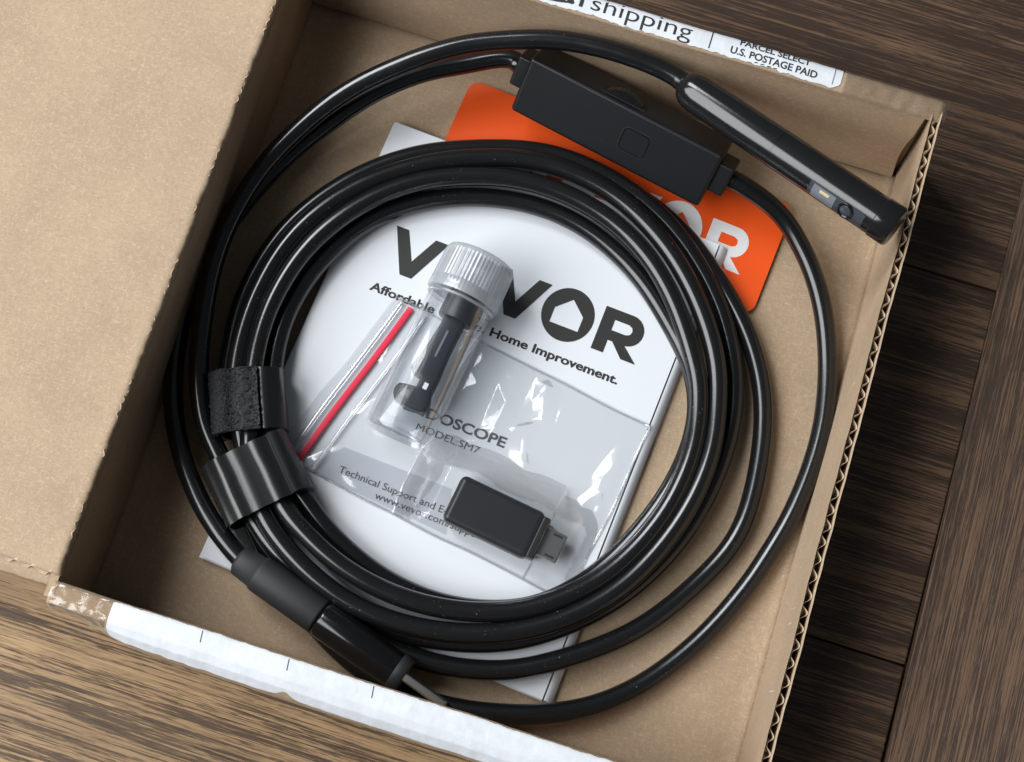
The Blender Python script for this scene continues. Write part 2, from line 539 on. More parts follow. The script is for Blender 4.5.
V, F = closed_sheet(640, 1, flute_fn, lambda u, v: (0.16, 0.05, 0))
mesh("fluting", V, F, M_FLUTE, rw)

# left-hand wall (carries the lid)
def lw_fn(u, v):
    y = -2 + (L + 6) * u; z = 0.5 + (H - 1.6) * v
    return Vector((0.1 + 0.75 * v - 0.3 * math.sin(v * math.pi) + 0.12 * fbm(y, z, 0.05), y, z))
V, F = closed_sheet(60, 10, lw_fn, lambda u, v: (-1.7, 0, 0))
sharpen(mesh("wall", V, F, M_CARD, box))

# far wall: outside skin with rolled rim, plus the tucked-in inner flap
TPROF = [(160.6, 0.0), (160.75, 24.0), (160.75, 29.4), (160.55, 30.7), (159.9, 31.35), (158.6, 31.6), (157.0, 31.45), (155.9, 31.2), (155.2, 30.6)]
def prof_len(pr):
    out = [0.0]
    for a, b in zip(pr, pr[1:]): out.append(out[-1] + math.hypot(b[0] - a[0], b[1] - a[1]))
    return out
def prof_at(pr, s, off=0.0):
    ls = prof_len(pr)
    s = min(max(s, 0.0), ls[-1] - 1e-6)
    for i in range(len(pr) - 1):
        if s <= ls[i + 1]:
            f = (s - ls[i]) / (ls[i + 1] - ls[i])
            y = pr[i][0] + (pr[i + 1][0] - pr[i][0]) * f; z = pr[i][1] + (pr[i + 1][1] - pr[i][1]) * f
            def nrm(j):
                j = min(max(j, 0), len(pr) - 2)
                dy, dz = pr[j + 1][0] - pr[j][0], pr[j + 1][1] - pr[j][1]
                l = math.hypot(dy, dz); return (-dz / l, dy / l)
            a = nrm(i - 1 if f < 0.5 else i); b = nrm(i if f < 0.5 else i + 1)
            g = f + 0.5 if f < 0.5 else f - 0.5
            ny, nz = a[0] * (1 - g) + b[0] * g, a[1] * (1 - g) + b[1] * g
            return y + ny * off, z + nz * off
XT0, XT1 = -3.0, 151.0
TL_ = prof_len(TPROF)[-1]
TW = prof_len(TPROF)
def top_pt(x, s, off):
    y, z = prof_at(TPROF, s, off)
    return Vector((x, y + 0.18 * fbm(x, 0, 0.06), z + 0.16 * fbm(x, 7, 0.08)))
SV = [0, 12, 24] + [24 + (TL_ - 24) * k / 22 for k in range(1, 23)]
def tw_fn(u, v):
    s = SV[round(v * (len(SV) - 1))]
    # offset sign chosen so that positive is outwards
    return top_pt(XT0 + (XT1 - XT0) * u, s, 0.0)
V, F = grid(120, len(SV) - 1, tw_fn)
far = mesh("wall", V, F, M_CARD, box)
sol = far.modifiers.new("thick", 'SOLIDIFY'); sol.thickness = 1.0 * S; sol.offset = 1
# inner flap, leaning back, its right end cut at a slant and standing clear of the corner
def flap_fn(u, v):
    z = 0.25 + 30.7 * v
    x1 = 149.2 - 0.2 * v - 3.2 * math.sin(min(v, 1) * math.pi) ** 1.2 * 0.55 - (1.6 * max(0, v - 0.7) / 0.3)
    x = 0.4 + (x1 - 0.4) * u
    y = L + 0.15 + 2.6 * v ** 1.15 + 0.35 * fbm(x, z, 0.04) * v
    return Vector((x, y, z + 0.1 * fbm(x, 0, 0.2)))
V, F = closed_sheet(70, 16, flap_fn, lambda u, v: (0, 1.5 * (1 - v) + 0.35, 0))
sharpen(mesh("inner_flap", V, F, M_CARD, box), 50)
# folded end of the right wall, tucked behind the flap
def tuck_fn(u, v):
    z = 0.5 + 30.0 * v
    return Vector((149.9 - 1.5 * v - 10 * u, L + 2.9 + 2.0 * v + 0.1 * u, z))
V, F = closed_sheet(6, 6, tuck_fn, lambda u, v: (0, 0.9, 0))
sharpen(mesh("corner_tuck", V, F, M_CARD, box), 50)

# near wall: rolled rim seen from above
def bprof(x):
    g = min(max((x - 2) / 22.0, 0), 1); g = g * g * (3 - 2 * g)
    bul = (0.35 + 0.65 * g) + 0.0011 * max(x - 24, 0)
    o = 4.2 * bul
    return [(0.35, 0.3), (1.2, 22.0), (1.62, 30.4), (1.45, 31.15), (0.9, 31.45), (-1.6, 31.55), (-3.0, 31.2), (-3.0 - o * 0.42, 30.2), (-3.0 - o * 0.80, 28.2), (-3.0 - o, 25.0), (-3.0 - o * 0.95, 18.0), (-4.6, TZ + 0.3)]
def near_pt(x, s, off=0.0, pr=None):
    pr = pr or bprof(x)
    y, z = prof_at(pr, s * prof_len(pr)[-1], off)
    return Vector((x, y + 0.22 * fbm(x, 3, 0.05) + 0.08 * fbm(x, 5, 0.5), z + 0.15 * fbm(x, 8, 0.09)))
V, F = grid(150, 60, lambda u, v: near_pt(0.4 + (W + 1.2) * u, v))
near = mesh("wall", V, F, M_CARD, box)
sol = near.modifiers.new("thick", 'SOLIDIFY'); sol.thickness = 0.5 * S; sol.offset = 1

# lid, folded open to the left: upper liner with the bumpy crease, lower liner, fluting at its cut end
def lid_z(x):
    return H - 0.05 - max(0.0, -x) * 0.205
def lid_edge(x): return 2.6 - 0.035 * x + 0.5 * fbm(x, 2.0, 0.10) + 0.22 * fbm(x, 6, 0.7)
LX = [(0.85, -2.6), (1.0, -1.5), (1.02, -0.75), (0.8, -0.25), (0.35, 0.02), (-0.3, 0.08), (-1.2, 0.03), (-2.4, -0.02)] + [(-2.4 - 146 * (k / 40) ** 1.3, 0.0) for k in range(1, 41)]
def lid_fn(u, v):
    dx, dz = LX[round(u * (len(LX) - 1))]
    ye = lid_edge(dx)
    y = ye + (L + 3 - ye) * v
    k = max(0.0, 1 - abs(dx - 0.6) / 1.2)
    bx = k * (0.34 * fbm(y, 1.0, 0.55) + 0.30 * fbm(y, 4.0, 0.16) + 0.2 * fbm(y, 8, 1.4))
    bz = k * 0.22 * fbm(y, 2.0, 0.8)
    e = max(0.0, 1 - (y - ye) / 2.2)
    z = (lid_z(dx) if dx < 0 else H - 0.05) + dz + bz - e * e * 0.75 + 0.10 * fbm(dx, y, 0.04)
    return Vector((dx + bx, y, z))
V, F = closed_sheet(len(LX) - 1, 260, lid_fn, lambda u, v: (0, 0, -0.3))
lid = mesh("lid", V, F, M_LID, box)
def lid_low(u, v):
    x = -0.6 - 146 * u; ye = lid_edge(x) - 2.5 - 0.6 * fbm(x, 11, 0.25) - 0.3 * fbm(x, 12, 0.9)
    y = ye + (L + 3 - ye) * v
    return Vector((x, y, lid_z(x) - 2.0 + 0.1 * fbm(x, y, 0.2)))
V, F = closed_sheet(100, 20, lid_low, lambda u, v: (0, 0, -0.3))
mesh("lower_liner", V, F, M_CARD, lid)
def lid_flute(u, v):
    x = -0.8 - 90 * u
    w_ = 0.5 + 0.5 * math.sin(2 * math.pi * x / 4.3 + 1.2 * fbm(x, 3.0, 0.2))
    y = lid_edge(x) + 0.15 - 0.9 * w_ * (1 - v) + 14 * v
    return Vector((x, y, lid_z(x) - 0.36 - 1.48 * w_))
V, F = closed_sheet(330, 1, lid_flute, lambda u, v: (0.05, 0, -0.14))
mesh("fluting", V, F, M_FLUTE, lid)

# pale fibres standing along the worn crease
V, F = [], []
rq = random.Random(5)
y = 3.0
while y < L:
    ln = rq.uniform(0.5, 3.4)
    if noise.noise(Vector((y * 0.11, 2.0, 0))) > 0.0:
        i0 = len(V); n_ = 5
        for k in range(n_ + 1):
            yy = y + ln * k / n_
            kk = 0.34 * fbm(yy, 1.0, 0.55) + 0.30 * fbm(yy, 4.0, 0.16) + 0.2 * fbm(yy, 8, 1.4)
            wdt = rq.uniform(0.03, 0.17) * math.sin(math.pi * (k + 0.3) / (n_ + 0.6))
            cx_ = 0.62 + 0.7 * kk + 0.22 * math.sin(yy * 3.1)
            zz = H + 0.13 + 0.1 * fbm(yy, 2.0, 0.8)
            V += [Vector((cx_ - wdt, yy, zz)), Vector((cx_ + wdt, yy, zz - 0.12)), Vector((cx_, yy, zz - 0.35))]
        for k in range(n_):
            a = i0 + 3 * k
            F += [(a, a + 1, a + 4, a + 3), (a + 1, a + 2, a + 5, a + 4), (a + 2, a, a + 3, a + 5)]
    y += ln + rq.uniform(0.1, 1.2)
wf = mesh("worn_fibres", V, F, M_FLUTE, lid); wf["kind"] = "stuff"

# torn shipping label along the far rim, folded over it
S_IN = TL_ - 0.75                      # torn inner edge
def tear(x, k): return 0.35 * fbm(x, k, 0.18) + 0.30 * fbm(x, k + 3, 0.7) + 0.16 * fbm(x, k + 5, 2.3)
LX0, LX1 = -3.0, 127.0
def lab_pt(x, v, off):                 # v: mm up from the torn edge
    return top_pt(x, S_IN - v, off)
def lab_fn(u, v):
    x = LX0 + (LX1 - LX0) * u
    v0 = 0.1 + tear(x, 20); v1 = 16.0
    r = max(0.0, x - (LX1 - 2.2)) / 2.2
    rr = 1.3 * (1 - math.sqrt(max(0, 1 - r * r)))
    return lab_pt(x, v0 + rr + (v1 - v0 - rr) * v, -0.16)
V, F = grid(420, 40, lab_fn)
lab = mesh("shipping_label", V, F, M_LABEL, box, label="torn white label folded over the far rim, printed with black lettering")
def lab_map(x0, v0):
    return lambda a, b: lab_pt(x0 + a, v0 + b, -0.21)
put_text("lettering", "shipping", M_INK, lab, None, width=23.6, cap=3.75, bold=-0.004, mapper=lab_map(68.4, 1.30), split=True)
put_text("lettering", "amazon", M_INK, lab, None, width=24.0, cap=3.75, bold=0.012, mapper=lab_map(42.6, 1.30), split=True)
put_text("lettering", "PARCEL SELECT", M_INK, lab, None, width=16.4, cap=1.65, bold=0.022, mapper=lab_map(103.0, 3.30), split=True)
put_text("lettering", "U.S. POSTAGE PAID", M_INK, lab, None, width=20.2, cap=1.65, bold=0.022, mapper=lab_map(101.3, 0.95), split=True)
def strip(name, pts, w, mat, parent):
    V, F = [], []
    for i, p in enumerate(pts):
        p = Vector(p); q = Vector(pts[min(i + 1, len(pts) - 1)]); o_ = Vector(pts[max(i - 1, 0)])
        t = (q - o_).normalized(); n = t.cross(Vector((0, 0, 1)))
        n = n.normalized() if n.length > 1e-3 else Vector((1, 0, 0))
        V += [p + n * w / 2, p - n * w / 2]
    for i in range(len(pts) - 1): F.append((2 * i, 2 * i + 1, 2 * i + 3, 2 * i + 2))
    return mesh(name, V, F, mat, parent, smooth=False)
strip("rule_line", [lab_pt(96.5, 0.6 + 5.4 * k / 12, -0.21) for k in range(13)], 0.28, M_INK, lab)
strip("rule_line", [lab_pt(125.2, 0.7 + 5.4 * k / 12, -0.21) for k in range(13)], 0.16, M_INK_SOFT, lab)
# the curved arrow under the brand word
strip("arrow_mark", [lab_pt(52.0 + 12.5 * k / 24, 1.35 - 1.0 * math.sin(math.pi * (0.10 + 0.86 * k / 24)) + 0.55, -0.21) for k in range(25)], 0.55, M_INK, lab)
strip("arrow_mark", [lab_pt(62.9 + 1.7 * k / 6, 1.9 - 0.35 * (k / 6) ** 2, -0.21) for k in range(7)], 0.4, M_INK, lab)
for k in range(4):
    strip("torn_letter", [lab_pt(107.2 + k * 1.5, 0.38, -0.21), lab_pt(108.0 + k * 1.5, 0.50, -0.21)], 0.22, M_INK, lab)

# label along the near rim
def near_s(x, d):                      # arc length (mm) from the inner rim edge (z = 31) outwards
    pr = bprof(x); ls = prof_len(pr)
    return (ls[3] + d) / ls[-1]
BX0, BX1 = 13.6, 150.5
def blab_fn(u, v):
    x = BX0 + (BX1 - BX0) * u
    d0 = 0.25 + 0.12 * fbm(x, 31, 0.5) + 0.10 * fbm(x, 33, 2.0)
    d1 = 8.9 + 0.010 * (x - 14) + 0.5 * fbm(x, 35, 0.09) + 0.22 * fbm(x, 37, 0.6)
    d1 -= 1.5 * math.exp(-((x - 52.5) / 1.6) ** 2) + 0.8 * math.exp(-((x - 99) / 3.0) ** 2)
    r = max(0.0, (BX0 + 2.0) - x) / 2.0
    d1 -= 2.4 * (1 - math.sqrt(max(0, 1 - r * r)))
    d0 += 0.2 * (1 - math.sqrt(max(0, 1 - r * r)))
    return near_pt(x, near_s(x, d0 + (d1 - d0) * v), -0.16)
V, F = grid(330, 36, blab_fn)
blab = mesh("shipping_label", V, F, M_LABEL, box, label="long blank white label strip wrapped over the near rim")
for tx in (32.8, 51.4, 69.5):
    strip("tick_mark", [near_pt(tx + 0.3 * k / 6, near_s(tx, 0.5 + 2.3 * k / 6), -0.22) for k in range(7)], 0.19, M_INK_SOFT, blab)

# clear tape over both rim ends
def tape_fn(u, v):
    x = 127.6 + 23.9 * u
    return top_pt(x, TL_ - 0.2 - 9.5 * v, -0.24 - 0.22 * (0.5 + fbm(x, v * 6, 0.45))) + Vector((0, 0, -0.5 * max(0, u - 0.93) / 0.07))
V, F = grid(60, 26, tape_fn)
mesh("tape", V, F, M_TAPE, box)
def tape2_fn(u, v):
    x = 0.5 + 12.8 * u
    return near_pt(x, near_s(x, 0.1 + 6.0 * v), -0.24 - 0.22 * (0.5 + fbm(x, v * 6, 0.5)))
V, F = grid(40, 24, tape2_fn)
mesh("tape", V, F, M_TAPE, box)
# crumpled tape ends sticking out of the two corners
def crumple(cx, cy, cz, r, seed, sx=1, sy=1):
    bm = bmesh.new()
    bmesh.ops.create_icosphere(bm, subdivisions=3, radius=1)
    for q in bm.verts:
        n = 1 + 0.35 * noise.noise(q.co * 1.6 + Vector((seed, 0, 0))) + 0.2 * noise.noise(q.co * 4 + Vector((0, seed, 0)))
        q.co = Vector((cx + q.co.x * r * n * sx, cy + q.co.y * r * n * sy, cz + q.co.z * r * n * 0.6))
    return bm
bm_out("tape_end", crumple(150.6, 158.2, 30.6, 1.5, 3.1, 0.6, 1.5), M_TAPE, box)
bm_out("tape_end", crumple(1.3, -0.8, 30.6, 1.5, 8.3, 0.7, 1.6), M_TAPE, box)

# ------------------------------------------------------------------ brand lettering as outlines (local mm, cap height 10)
def ring_pts(cx, cy, r, n=48): return [(cx + r * math.cos(2 * math.pi * k / n), cy + r * math.sin(2 * math.pi * k / n)) for k in range(n)]
def glyphs(h=10.0):
    g = []
    def vee(x): return [[(x, 10), (x + 3.0, 10), (x + 6.3, 3.6), (x + 9.6, 10), (x + 12.7, 10), (x + 7.7, 0), (x + 4.9, 0)]]
    g.append(vee(0))
    g.append([[(14.2, 0), (14.2, 10), (23.6, 10), (23.6, 7.6), (17.1, 7.6), (17.1, 6.2), (22.6, 6.2), (22.6, 3.8), (17.1, 3.8), (17.1, 2.4), (23.8, 2.4), (23.8, 0)]])
    g.append(vee(25.2))
    house = [(40.2, 2.2), (47.0, 2.2), (47.0, 5.6), (43.6, 8.6), (40.2, 5.6)]
    g.append([ring_pts(43.6, 5.0, 6.0), house])
    out = [(51.0, 0), (51.0, 10), (57.6, 10)]
    for k in range(1, 12):
        a = math.pi / 2 - math.pi * k / 12
        out.append((57.6 + 3.5 * math.cos(a), 6.5 + 3.5 * math.sin(a)))
    out += [(57.9, 3.05), (61.6, 0), (58.1, 0), (55.0, 3.0), (53.9, 3.0), (53.9, 0)]
    hole = [(53.9, 5.3), (53.9, 7.7), (57.3, 7.7), (58.2, 7.3), (58.5, 6.5), (58.2, 5.7), (57.3, 5.3)]
    g.append([out, hole])
    s = h / 10.0
    return [[[(x * s, y * s) for x, y in pl] for pl in polys] for polys in g]
GN = ("letter_v", "letter_e", "letter_v", "letter_o", "letter_r")
def brand(M, h, wscale, mat, parent, th=0.0):
    for nm, polys in zip(GN, glyphs(h)):
        polys = [[(x * wscale, y) for x, y in pl] for pl in polys]
        bm_out(nm, extrude_poly(polys, M, 0.0, th), mat, parent, smooth=False)

# ------------------------------------------------------------------ orange card under the booklet
def rounded(w, h, r, n=8):
    pts = []
    for cx, cy, a0 in ((w - r, h - r, 0), (r, h - r, 90), (r, r, 180), (w - r, r, 270)):
        for k in range(n + 1):
            a = math.radians(a0 + 90 * k / n)
            pts.append((cx + r * math.cos(a), cy + r * math.sin(a)))
    return pts
cTL, cTR, cBR = Vector((44.0, 145.6, 0)), Vector((128.2, 138.3, 0)), Vector((125.6, 108.9, 0))
cu = (cTR - cTL).normalized(); cv = Vector((-cu.y, cu.x, 0))
cw = (cTR - cTL).length; ch = 29.6
card = root("leaflet_card", "orange rounded card with white lettering, tucked under the control box and booklet", "card", tuple(cTL - cv * ch / 2 + cu * cw / 2 + Vector((0, 0, 0.35))))
Mc = frame(cTL - cv * ch + Vector((0, 0, 0.4)), cu, cv)
bm_out("card_sheet", extrude_poly([rounded(cw, ch, 3.0)], Mc, 0, 0.6), M_ORANGE, card, smooth=False)
brand(frame(cTL - cv * 21.3 + cu * 16.0 + Vector((0, 0, 1.06)), cu, cv), 11.0, 0.92, M_WHITEPRINT, card)

# ------------------------------------------------------------------ booklet
bTL, bTR, bBR, bBL = Vector((29.8, 128.6, 0)), Vector((115.8, 122.7, 0)), Vector((106.6, 8.4, 0)), Vector((20.9, 15.8, 0))
BZ = 2.75                               # top face
bu = (bTR - bTL).normalized(); bv = Vector((-bu.y, bu.x, 0))
book = root("instruction_booklet", "white instruction booklet with black print lying inside the cable coil", "booklet", tuple((bTL + bTR + bBR + bBL) / 4 + Vector((0, 0, 1.1))))
def quad_pt(u, v):                      # u to the right, v downwards
    a = bTL.lerp(bTR, u); b = bBL.lerp(bBR, u)
    return a.lerp(b, v)
def sheet(name, u0, u1, z, th, mat, dv=0.0, du=0.0):
    def fn(u, v):
        p = quad_pt(u0 + (u1 - u0) * u + du, v + dv * (1 - 2 * v))
        return Vector((p.x, p.y, z + 0.05 * fbm(p.x, p.y, 0.05)))
    V, F = closed_sheet(30, 36, fn, lambda u, v: (0, 0, -th))
    return sharpen(mesh(name, V, F, mat, book), 50)
cover = sheet("cover", 0.0, 0.972, BZ, 0.22, M_PAPER)
for k in range(5):
    sheet("page", 0.0015 * (k % 3), 0.968, BZ - 0.27 - 0.2 * k, 0.13, M_PAPER, dv=0.0015 * ((k * 7) % 4))
sheet("back_cover", -0.004, 0.972, BZ - 1.28, 0.2, M_PAPER, dv=-0.003)
def spine_fn(u, v):
    a = math.pi * u
    p = quad_pt(0.976 + 0.024 * math.sin(a / 2), v)
    return Vector((p.x, p.y, BZ - 0.02 + 0.05 * fbm(p.x, p.y, 0.05) - 0.72 * (1 - math.cos(a))))
V, F = grid(10, 36, spine_fn)
mesh("spine", V, F, M_PAPER, book)
ZT = BZ + 0.09
def on_book(px, py): return frame(Vector((px, py, ZT)), bu, bv)
Mb = frame(Vector((45.42, 92.22, 2.84)) - bu * 7.6, bu, bv)
brand(Mb, 11.0, 0.955, M_INK, cover)
tb = frame(Vector((37.28, 86.77, 2.84)), bu, bv)
put_text("lettering", "Affordable Choice. Home Improvement.", M_INK, cover, tb, width=62.5, cap=2.15, bold=0.026)
put_text("lettering", "ENDOSCOPE", M_INK_SOFT, cover, frame(Vector((79.08, 60.18, 2.84)), bu, bv), width=25.2, cap=2.5, bold=0.024, align=1.0)
put_text("lettering", "MODEL:SM7", M_INK_SOFT, cover, frame(Vector((73.78, 57.02, 2.84)), bu, bv), width=15.6, cap=1.75, bold=0.0, align=1.0)
put_text("lettering", "Technical Support and E-Warranty Certificate", M_INK_SOFT, cover, frame(Vector((44.42, 43.32, 2.84)), bu, bv), width=49.0, cap=1.75, bold=0.004)
put_text("lettering", "www.vevor.com/support", M_INK_SOFT, cover, frame(Vector((54.20, 40.12, 2.84)), bu, bv), width=27.0, cap=1.75, bold=0.004)

# ------------------------------------------------------------------ endoscope: probe, cable, control box, plug
scope = root("endoscope", "black inspection camera with coiled cable, control box, probe and plug", "endoscope", (69.29, 72.63, 3.00))
CR = 2.28
A = [(95.12, 148.73, 26.00), (88.47, 150.42, 26.00), (80.04, 151.54, 26.00), (70.54, 151.54, 25.50), (60.20, 150.23, 24.50), (50.25, 147.49, 23.00), (40.69, 143.29, 21.50), (30.57, 136.79, 19.50), (21.00, 128.31, 17.00), (12.53, 117.32, 15.00), (6.11, 104.20, 13.50), (3.14, 90.82, 12.50), (3.05, 77.32, 12.00), (5.26, 65.00, 11.50), (8.35, 53.98, 10.50), (12.61, 44.74, 9.00), (18.33, 38.32, 8.00)]
# turns, each from the straps along the bottom, up the right, back along the top and down the left
T4 = [(26.52, 30.47, 6.00), (37.50, 21.65, 6.00), (54.57, 14.49, 5.60), (72.98, 13.37, 5.40), (91.43, 17.79, 5.40), (104.23, 25.49, 5.40), (115.46, 37.39, 5.20), (124.53, 54.48, 4.60), (128.00, 72.05, 4.20), (126.84, 87.47, 4.20), (122.31, 99.29, 4.40), (114.25, 111.08, 5.00), (101.34, 122.29, 5.60), (85.90, 129.15, 5.60), (68.26, 131.16, 5.60), (51.83, 127.44, 5.60), (37.58, 120.96, 5.60), (23.96, 109.14, 5.60), (14.30, 93.74, 5.60), (10.90, 76.73, 5.60), (12.16, 62.43, 6.00), (15.71, 51.20, 6.00)]
T3 = [(35.20, 38.09, 7.00), (48.24, 29.02, 6.20), (61.87, 23.52, 5.60), (76.04, 21.95, 5.30), (89.31, 24.51, 5.30), (98.99, 29.64, 5.30), (108.88, 40.47, 5.30), (116.52, 56.42, 5.20), (119.60, 70.72, 5.00), (119.08, 81.86, 5.00), (115.01, 90.97, 5.20), (107.06, 100.03, 5.20), (96.02, 109.29, 5.20), (82.97, 115.73, 5.20), (69.89, 117.80, 5.20), (55.54, 115.80, 5.20), (42.34, 110.23, 5.20), (32.14, 101.90, 5.40), (24.94, 89.61, 5.80), (21.91, 77.10, 6.00), (22.13, 65.49, 6.50), (25.18, 54.11, 6.50)]
T2 = [(33.06, 34.78, 10.40), (45.20, 26.23, 10.40), (58.97, 21.35, 10.20), (74.33, 20.48, 10.00), (89.44, 23.86, 10.00), (100.46, 30.07, 10.00), (110.43, 40.14, 9.80), (117.98, 55.87, 9.60), (120.23, 71.16, 9.40), (118.34, 83.67, 9.40), (114.68, 92.34, 9.50), (106.88, 103.53, 9.70), (96.34, 113.06, 9.80), (83.44, 119.46, 9.80), (68.49, 121.65, 9.80), (54.45, 119.20, 9.80), (41.03, 113.30, 9.80), (29.56, 103.34, 9.90), (21.54, 90.22, 10.00), (18.28, 75.24, 10.20), (18.64, 63.41, 10.40), (21.67, 52.18, 10.40)]
T1 = [(29.84, 31.88, 10.40), (41.87, 21.70, 10.40), (57.37, 15.81, 10.20), (73.72, 15.28, 10.00), (90.81, 19.51, 10.00), (103.52, 26.92, 9.80), (114.23, 38.34, 9.60), (122.05, 55.79, 9.20), (124.43, 71.60, 9.00), (122.54, 85.10, 9.00), (118.60, 95.65, 9.20), (110.37, 107.46, 9.60), (98.59, 117.89, 9.80), (84.49, 124.99, 9.80), (68.15, 126.78, 9.80), (53.08, 123.48, 9.80), (39.71, 117.32, 9.80), (26.59, 106.27, 9.90), (17.66, 91.52, 10.00), (14.24, 75.70, 10.20), (14.74, 62.17, 10.40), (18.24, 51.09, 10.40)]
T5 = [(30.88, 30.17, 4.20), (44.93, 19.44, 4.40), (62.08, 10.88, 5.00), (78.49, 8.70, 5.40), (93.33, 11.76, 5.40), (106.86, 19.19, 5.30), (119.25, 28.86, 4.20), (129.06, 42.07, 2.70), (136.15, 56.69, 2.60), (136.55, 73.55, 2.60), (133.31, 89.87, 2.60), (125.88, 103.35, 2.90), (114.44, 115.04, 3.20), (101.01, 124.45, 3.60), (85.28, 129.22, 4.20), (68.47, 128.90, 5.40), (52.73, 124.61, 5.40), (38.57, 117.91, 5.40), (26.10, 106.49, 5.40), (17.51, 92.13, 5.00), (15.42, 76.55, 4.20), (16.79, 64.36, 4.20), (20.33, 53.04, 4.20)]
C = [(26.62, 30.86, 3.20), (35.55, 20.39, 2.80), (47.97, 10.70, 2.60), (61.22, 3.77, 2.60), (73.47, 0.98, 3.40), (84.02, 0.90, 4.40), (94.17, 2.51, 4.80), (104.99, 5.66, 4.80), (115.29, 10.90, 3.80), (124.90, 18.91, 2.80), (133.89, 30.95, 2.60), (141.04, 45.85, 2.60), (144.02, 54.86, 2.70), (146.89, 66.06, 3.00), (148.25, 78.61, 3.40), (147.76, 91.27, 3.60), (145.02, 104.11, 4.00), (139.52, 116.61, 5.00), (132.43, 126.26, 6.50), (124.76, 132.31, 8.20), (118.04, 135.11, 9.60), (113.04, 135.89, 10.20)]
B = [(55.46, 147.43, 11.50), (49.48, 146.57, 11.50), (42.05, 143.97, 11.30), (33.20, 138.82, 11.00), (23.48, 130.31, 10.40), (15.15, 119.37, 9.80), (8.03, 106.61, 9.00), (2.78, 94.36, 8.00), (-0.33, 81.30, 7.20), (-0.95, 69.30, 6.80), (0.45, 58.04, 6.60), (3.71, 47.25, 6.60), (9.17, 37.26, 7.00), (16.64, 28.31, 7.60), (23.93, 22.30, 8.20), (31.62, 17.47, 8.60), (35.12, 16.25, 8.70)]
def lay(*segs):
    pts = []
    for s in segs: pts += s
    path = smooth_path(catmull(pts, 12), 10)
    for k in range(6, len(path) - 6):         # the jacket is never laid quite evenly
        path[k] = path[k] + Vector((noise.noise(Vector((k * 0.045, 1.0, 0))), noise.noise(Vector((k * 0.045, 5.0, 0))), 0.3 * noise.noise(Vector((k * 0.05, 9.0, 0))))) * 0.40
    return path
# control box edge line (needed for where the cable leaves it)
e0, e1 = Vector((58.00, 147.05, 20.00)), Vector((107.47, 137.20, 20.00))     # the upper long edge
cax = (e1 - e0).normalized(); CLEN = (e1 - e0).length
lat = cax.cross(Vector((0, 0, 1))).normalized()              # towards the near side
ROLL = math.radians(48)
fdir = (lat * math.cos(ROLL) - Vector((0, 0, 1)) * math.sin(ROLL)).normalized()   # down the button face
gdir = (-lat * math.sin(ROLL) - Vector((0, 0, 1)) * math.cos(ROLL)).normalized()  # down the wheel face
FW, GW = 14.6, 11.5
end_r = e1 + fdir * FW * 0.42 + gdir * GW * 0.40
end_l = e0 + fdir * FW * 0.36 + gdir * GW * 0.40
C[-2:] = [end_r + cax * 6.5 + Vector((0, 0, -0.3)), end_r + cax * 2.0]
B[:2] = [end_l - cax * 2.0, end_l - cax * 6.0]
wire = mesh("cable", *tube(lay(A, T4, T3, T2, T1, T5, C), CR), M_CABLE, scope)
mesh("cable", *tube(lay(B), CR), M_CABLE, scope)

M_SLATE = plain("slate_window", (0.045, 0.05, 0.06), 0.18)
# probe: long cylinder, rounded tail, side window with lamp and lens, stepped tip
p0, p1 = Vector((92.97, 148.80, 26.00)), Vector((146.49, 126.65, 35.00))
pax = (p1 - p0); PLEN = pax.length; pax.normalize()
PR = 4.45
prof = [(0.0, 1.9), (0.35, 2.5), (1.0, 3.2), (2.0, 3.85), (3.4, 4.25), (5.0, 4.4), (27.0, PR), (27.05, PR + 0.06), (PLEN - 4.6, PR + 0.06), (PLEN - 4.4, PR + 0.30), (PLEN - 0.5, PR + 0.30), (PLEN, PR - 0.05)]
probe = sharpen(mesh("camera_probe", *lathe(prof, p0, pax, 72), M_GUN, scope), 35)
side = pax.cross(Vector((0, 0, 1))).normalized()      # to the near side
up_ = side.cross(pax).normalized()
def probe_patch(name, t0, t1, a0, a1, off, mat, parent, nt_=10, na=10, corner=0.0):
    def fn(u, v):
        a = math.radians(a0 + (a1 - a0) * v); t = t0 + (t1 - t0) * u
        return p0 + pax * t + (side * math.cos(a) + up_ * math.sin(a)) * (PR + off)
    def of(u, v):
        a = math.radians(a0 + (a1 - a0) * v)
        return (side * math.cos(a) + up_ * math.sin(a)) * (-0.5)
    V, F = closed_sheet(nt_, na, fn, of)
    return sharpen(mesh(name, V, F, mat, parent), 40)
probe_patch("window_frame", PLEN - 20.4, PLEN - 6.2, -2, 46, 0.16, M_SLATE, probe)
win = probe_patch("window", PLEN - 19.4, PLEN - 13.6, 0, 43, 0.24, M_LEDWIN, probe)
probe_patch("lamp", PLEN - 17.6, PLEN - 15.2, 28, 37, 0.28, M_LED, probe, 6, 6)
lens_c = p0 + pax * (PLEN - 10.6) + (side * math.cos(math.radians(24)) + up_ * math.sin(math.radians(24))) * (PR + 0.05)
lens_n = (side * math.cos(math.radians(24)) + up_ * math.sin(math.radians(24)))
lens = mesh("lens", *lathe([(0, 2.0), (0.18, 2.0), (0.22, 1.9), (0.22, 1.55), (0.12, 1.5)], lens_c, lens_n, 32, up=pax), M_GLOSS, probe)
mesh("lens_glass", *lathe([(0.05, 1.5), (0.16, 1.25), (0.24, 0.8), (0.27, 0.3), (0.275, 0.02)], lens_c, lens_n, 28, up=pax), M_LENS, lens)
probe_patch("seam_line", 26.9, 27.15, -80, 200, 0.085, M_GLOSS, probe, 2, 40)

